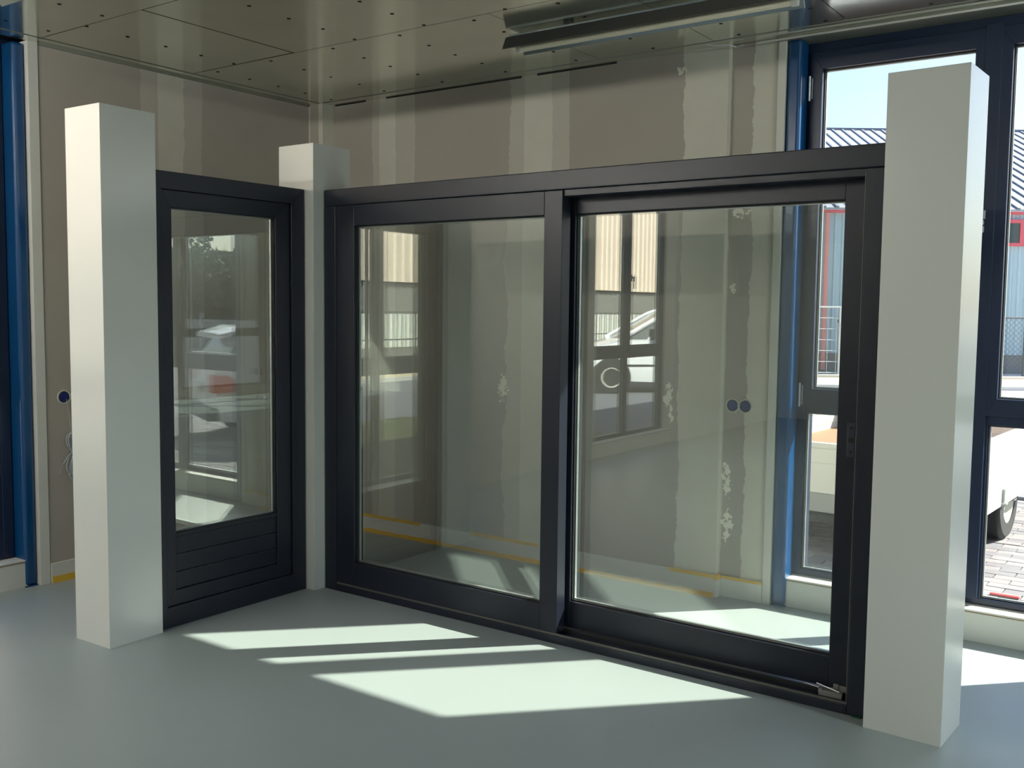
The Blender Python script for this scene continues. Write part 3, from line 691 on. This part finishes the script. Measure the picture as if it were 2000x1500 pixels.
def wheel(parent, c, r, wd, side):
    """side +1: outer face towards +x"""
    t = MB().lathe([(-wd/2, r*.62), (-wd/2, r*.93), (-wd*.36, r), (wd*.36, r), (wd/2, r*.93), (wd/2, r*.62)], c, 'x', 32).build('tyre', 'tyre', parent, smooth=True)
    rm = MB().lathe([(-wd*.45, r*.62), (wd*.46, r*.62), (wd*.46, r*.56), (wd*.10, r*.50), (wd*.16, r*.15), (-.02, .012)] if side > 0 else
                    [(wd*.45, r*.62), (-wd*.46, r*.62), (-wd*.46, r*.56), (-wd*.10, r*.50), (-wd*.16, r*.15), (.02, .012)], c, 'x', 32).build('rim', 'rim', parent, smooth=True)
    h = MB().cyl((c[0]+side*wd*.16-(.03 if side < 0 else 0), c[1], c[2]), r*.14, .03, 'x', 12).build('hub_cap', 'chassis', rm)
    for i in range(5):
        th = 2*PI*i/5; MB().cyl((c[0]+side*wd*.12, c[1]+math.cos(th)*r*.33, c[2]+math.sin(th)*r*.33), r*.07, .012*side, 'x', 8).build('rim_hole', 'tyre', rm)
wheel(TR, (tx1-.13, -.02, .30), .30, .19, 1); wheel(TR, (tx0+.13, -.02, .30), .30, .19, -1)
MB().box(.15, .55, ty0-.9, ty0-.02, .0, .0005) if False else None
MB().tube([(-.2, ty1, .34), (-.05, ty1+1.0, .34)], .04, 8).tube([(.3, ty1, .34), (-.05, ty1+1.0, .34)], .04, 8).build('drawbar', 'chassis', TR)
MB().cyl((-.05, ty1+.95, 0), .03, .34, n=10).build('jockey_leg', 'chassis', TR)
rs = MB().box(-.085, .07, -.016, .016, 0, .012).build('red_strip', 'red_plastic', None, .008); rs.location = (-.915, 6.12, GZ+.002)
tag(rs, label='red plastic strip lying on the paving just outside the right window', cat='strip')

# ------------------------------------------------------------------ vehicles: lofted bodies. local +y = forward, origin on the ground
def loft(stations, name, m, parent, smooth=True):
    """stations: (y, [(halfwidth, z) from bottom to top]) -> closed symmetric body"""
    A = []; F_ = []; n = len(stations[0][1]); k = 2*n
    for y, pr in stations:
        for hw, z in pr: A.append((hw, y, z))
        for hw, z in reversed(pr): A.append((-hw, y, z))
    for i in range(len(stations)-1):
        for j in range(k): F_.append((i*k+j, i*k+(j+1) % k, (i+1)*k+(j+1) % k, (i+1)*k+j))
    F_.append(tuple(range(k))); F_.append(tuple((len(stations)-1)*k+j for j in reversed(range(k))))
    o = MB().add(A, F_).build(name, m, parent, smooth=smooth)
    return o
def arch(parent, x, y, r):
    for s in (-1, 1): MB().cyl((s*x-(.0 if s > 0 else .01), y, .30), r, .012, 'x', 24).build('wheel_arch', 'plastic_black', parent)
def car(loc, rz, label, cat, kind):
    C = empty('parked_'+kind, loc, rz, label=label, cat=cat)
    if kind == 'car':      # estate / hatchback
        L = [(0, .62, .38, .70, .95), (.10, .80, .26, .80, 1.00), (.6, .86, .22, .84, 1.0), (1.6, .87, .20, .86, .98), (2.9, .87, .20, .86, .95), (3.5, .85, .22, .83, .88), (4.05, .78, .26, .74, .74), (4.2, .62, .36, .58, .60)]
        loft([(y, [(hw*.93, zb), (hw, zb+.18), (hw, (zb+zt)/2+.06), (hb, zt-.03), (hb*.86, zt)]) for y, hw, zb, hb, zt in L], 'body', 'van_white', C)
        G = [(.18, .74, .99, .66, 1.0), (.34, .78, .99, .62, 1.24), (.7, .80, .98, .60, 1.34), (1.7, .80, .96, .60, 1.40), (2.4, .80, .95, .60, 1.34), (3.15, .76, .92, .66, .94)]
        loft([(y, [(hb, zb), (ht+.02, zt-.03), (ht, zt)]) for y, hb, zb, ht, zt in G], 'greenhouse', 'car_glass', C)
        R = [(.10, .60, 1.27), (.34, .66, 1.33), (.7, .66, 1.375), (1.7, .66, 1.43), (2.35, .63, 1.38)]
        loft([(y, [(hw, z-.06), (hw*.98, z-.015), (hw*.85, z)]) for y, hw, z in R], 'roof', 'van_white', C)
        for y in (.42, 1.35, 2.35):
            for s in (-1, 1): MB().add([(s*.82, y-.05, .97), (s*.82, y+.05, .97), (s*.66, y+.04, 1.36), (s*.66, y-.06, 1.34), (s*.79, y-.05, .97), (s*.79, y+.05, .97), (s*.63, y+.04, 1.36), (s*.63, y-.06, 1.34)],
                                       [(0, 1, 2, 3), (4, 5, 6, 7), (0, 1, 5, 4), (1, 2, 6, 5), (2, 3, 7, 6), (3, 0, 4, 7)]).build('roof_pillar', 'van_white', C)
        for s in (-1, 1):
            MB().prism([(-.03, .60), (-.03, .80), (.14, .80), (.40, .62)] , s*.62, s*.875, 'x').build('tail_light', 'tail_red', C, .01)
        MB().box(-.70, .70, -.07, .10, .26, .42).build('bumper', 'plastic_black', C, .03)
        MB().box(-.26, .26, -.05, .0, .58, .69).build('number_plate', 'trailer_white', C)
        ys = (.78, 3.35)
    else:                  # compact van with a short nose
        L = [(0, .84, .30, .84, 1.0), (.08, .88, .24, .88, 1.05), (1.2, .89, .22, .89, 1.06), (2.6, .89, .22, .89, 1.06), (3.2, .88, .24, .86, 1.04), (3.75, .84, .26, .80, .91), (4.12, .72, .30, .66, .77), (4.26, .60, .38, .54, .58)]
        loft([(y, [(hw*.95, zb), (hw, zb+.16), (hw, (zb+zt)/2+.06), (hb, zt-.03), (hb*.86, zt)]) for y, hw, zb, hb, zt in L], 'body', 'van_white', C)
        R = [(.02, .84, 1.02, .72, 1.70), (.3, .86, 1.02, .74, 1.76), (1.3, .87, 1.03, .74, 1.78), (1.49, .87, 1.03, .74, 1.77)]
        loft([(y, [(hb, zb), (ht+.04, zt-.12), (ht, zt)]) for y, hb, zb, ht, zt in R], 'cargo_box', 'van_white', C)
        G = [(1.5, .86, 1.03, .74, 1.74), (2.0, .86, 1.03, .73, 1.68), (2.45, .86, 1.03, .71, 1.50), (3.2, .80, 1.01, .74, 1.05)]
        loft([(y, [(hb, zb), (ht+.02, zt-.06), (ht, zt)]) for y, hb, zb, ht, zt in G], 'greenhouse', 'car_glass', C)
        for s in (-1, 1):
            MB().tube([(s*.82, 3.28, 1.03), (s*.74, 2.45, 1.51), (s*.75, 2.0, 1.68), (s*.76, 1.4, 1.75)], .045, 6).build('roof_pillar', 'van_white', C)
            MB().tube([(s*.86, 2.75, 1.03), (s*.76, 2.4, 1.5)], .02, 6).build('door_post', 'van_white', C)
            MB().box(s*.86-.03, s*1.02+.03 if s > 0 else s*.86+.03, 2.62, 2.72, 1.06, 1.24).build('mirror', 'plastic_black', C, .02) if s > 0 else MB().box(-1.05, -.86, 2.62, 2.72, 1.06, 1.24).build('mirror', 'plastic_black', C, .02)
            MB().box(s*.885-.008, s*.885+.008, 1.9, 3.2, .52, .56).build('side_strip', 'plastic_black', C)
            MB().prism([(3.9, .62), (4.18, .58), (4.1, .70), (3.8, .78)], s*.60, s*.85, 'x').build('headlight', 'spacer', C, .01)
        MB().add([(-.74, 1.45, 1.79), (.74, 1.45, 1.79), (.73, 2.0, 1.715), (-.73, 2.0, 1.715), (-.74, 1.45, 1.75), (.74, 1.45, 1.75), (.73, 2.0, 1.68), (-.73, 2.0, 1.68)],
                 [(0, 1, 2, 3), (4, 5, 6, 7), (0, 1, 5, 4), (1, 2, 6, 5), (2, 3, 7, 6), (3, 0, 4, 7)]).build('roof', 'van_white', C)
        MB().box(-.78, .78, 4.16, 4.30, .28, .46).build('bumper', 'plastic_black', C, .03)
        ys = (.75, 3.45)
    for y in ys:
        arch(C, .872, y, .385)
        for s in (-1, 1): wheel(C, (s*.80, y, .31), .31, .20, s)
    return C
car((2.26, 7.35, GZ), math.atan2(.40, .917), 'white estate car with red tail lights seen only reflected in the glazed door', 'car', 'car')
car((-7.32, -11.72, GZ), math.radians(50), 'white compact van seen only reflected in the sliding window', 'van', 'van')

# ------------------------------------------------------------------ building opposite the left windows
LB = empty('warehouse', (-19, -12, GZ), label='cream corrugated warehouse with grey concrete band, seen reflected in the sliding window', cat='building')
wfn = lambda a, b, z: (b*-1-18+19, a+12, z-GZ)
for i in range(28):
    a = -42+i*2.0
    corrugated(wfn, a, a+1.99, 2.17, 6.6, 0, .33, .04, 'cladding_sheet', 'cream_sheet', LB, flat=.5)
    corrugated(wfn, a, a+1.99, .42, 1.36, .12, .33, .04, 'lower_sheet', 'trailer_white', LB, flat=.5)
    MB(wfn).box(a+.01, a+1.99, .10, .5, 1.37, 2.15).build('concrete_panel', 'concrete', LB, .01)
MB(wfn).box(-42, 14, .3, 9, GZ-.1, 6.6).build('building_core', 'concrete', LB)
MB(wfn).box(-42, 14, .12, .5, GZ-.1, .42).build('base_wall', 'concrete', LB)
MB(wfn).box(-42, 14, -.10, .5, 6.6, 6.75).build('roof_edge', 'light_grey_metal', LB)
FL = empty('bar_fence', (-16.6, -15, GZ), label='dark thin bar fence in front of the cream warehouse, seen in reflection', cat='fence')
b_ = MB()
y = -30.
while y < 5:
    b_.box(-.008, .008, y+15-.008, y+15+.008, .1, 1.45); y += .16
b_.build('bars', 'fence_dark', FL)['kind'] = 'stuff'
for z in (.2, .8, 1.45): MB().box(-.015, .015, -15, 20, z-.015, z+.015).build('rail', 'fence_dark', FL)
for i in range(15): MB().box(-.03, .03, -15+i*2.5-.03, -15+i*2.5+.03, 0, 1.5).build('post', 'fence_dark', FL)
struct(box('verge', 'sand', -17.9, -14.6, -45, 14, GZ-.1, GZ+.02)); struct(box('kerb', 'kerb', -14.6, -14.45, -45, 14, GZ-.1, GZ+.08))
# small lawn and bushes outside the left window
gr = struct(box('lawn', 'grass', -9.6, -5.35, -3.4, 5.0, GZ-.1, GZ+.012))
g = MB()
for _ in range(9000):
    x, y = random.uniform(-9.55, -5.4), random.uniform(-3.35, 4.9); h = random.uniform(.03, .09); dx, dy = random.uniform(-.03, .03), random.uniform(-.03, .03)
    g.add([(x, y, GZ+.01), (x+.008, y+.004, GZ+.01), (x+dx, y+dy, GZ+.01+h)], [(0, 1, 2)])
g.build('grass_blades', 'grass', gr)['kind'] = 'stuff'
def leafcloud(b, c, r, n, s, flat=.8):
    for _ in range(n):
        d = Vector((random.gauss(0, 1), random.gauss(0, 1), random.gauss(0, 1))).normalized()*r*random.uniform(.35, 1.08)
        p = Vector(c)+Vector((d.x, d.y, d.z*flat)); a = Vector((random.gauss(0, 1), random.gauss(0, 1), random.gauss(0, 1))).normalized(); q_ = a.orthogonal().normalized()*s*.5; a = a*s
        b.add([p-a*.5, p+q_, p+a*.5, p-q_], [(0, 1, 2, 3)])
def tree(name, loc, h, r, label, cat, n=2600, s=.22, group=None):
    t = empty(name, loc, label=label, cat=cat, group=group)
    MB().tube([(0, 0, 0), (.03*h, 0, h*.3), (0, .02*h, h*.6), (0, 0, h*.85)], .03*h, 7).build('trunk', 'bark', t)
    br = MB(); lf_ = MB()
    for k in range(26):
        z = random.uniform(.25, .8)*h; th = random.uniform(0, 2*PI); L = r*random.uniform(.6, 1.0); e = (math.cos(th)*L, math.sin(th)*L, z+random.uniform(.15, .4)*h*.6)
        e = (e[0], e[1], min(e[2], h*1.04)); m_ = ((e[0])*.5, e[1]*.5, (z+e[2])*.5+.05*h)
        br.tube([(0, 0, z), m_, e], .008*h, 4)
        for _ in range(4): br.tube([e, (e[0]+random.uniform(-.5, .5), e[1]+random.uniform(-.5, .5), min(h*1.12, e[2]+random.uniform(.1, .6)))], .003*h, 3)
        leafcloud(lf_, e, r*.34, n//26, s)
    leafcloud(lf_, (0, 0, .52*h), r*.95, n*2 if h > 2 else n//3, s*1.3, .4*h/r)
    for k in range(14): leafcloud(lf_, (random.uniform(-1, 1)*r*.8, random.uniform(-1, 1)*r*.8, random.uniform(.15, .68)*h), r*.45, n//20, s)
    br.build('branches', 'bark', t); lf_.build('foliage', 'leaf', t)['kind'] = 'stuff'
    return t
TL = ['tallest twiggy tree reflected in the top of the glazed door', 'left spreading tree beyond the white car, reflected in the door', 'right rounded tree beyond the white car, reflected in the door',
      'tree at the far right end of the row beyond the car', 'tree at the near left end of the row beyond the car']
for k, (x, y, h, r) in enumerate(((25.0, 24.5, 4.1, 1.9), (28.6, 23.6, 3.7, 1.9), (21.4, 25.6, 3.6, 1.9), (32, 22.6, 3.9, 1.9), (18, 26.7, 3.8, 1.9))):
    tree('tree', (x, y, GZ), h, r, TL[k], 'tree', group='row of trees beyond the parked car')
tree('bush', (-7.3, 1.9, GZ), 1.0, .5, 'low green bush outside the left window, reflected at the edge of the sliding window', 'bush', 1200, .07)
# low dark boundary wall in front of the trees
bw = empty('boundary_wall', (23.5, 22.5, GZ), math.atan2(-3.0, 9.0), label='low dark boundary wall in front of the trees, reflected in the door', cat='wall')
for i in range(12): MB().box(-9+i*1.5+.01, -9+i*1.5+1.49, -.08, .08, 0, 1.15).build('panel', 'fence_dark', bw, .01)
for i in range(13): MB().box(-9+i*1.5-.05, -9+i*1.5+.05, -.1, .1, 0, 1.3).build('post', 'kerb', bw)
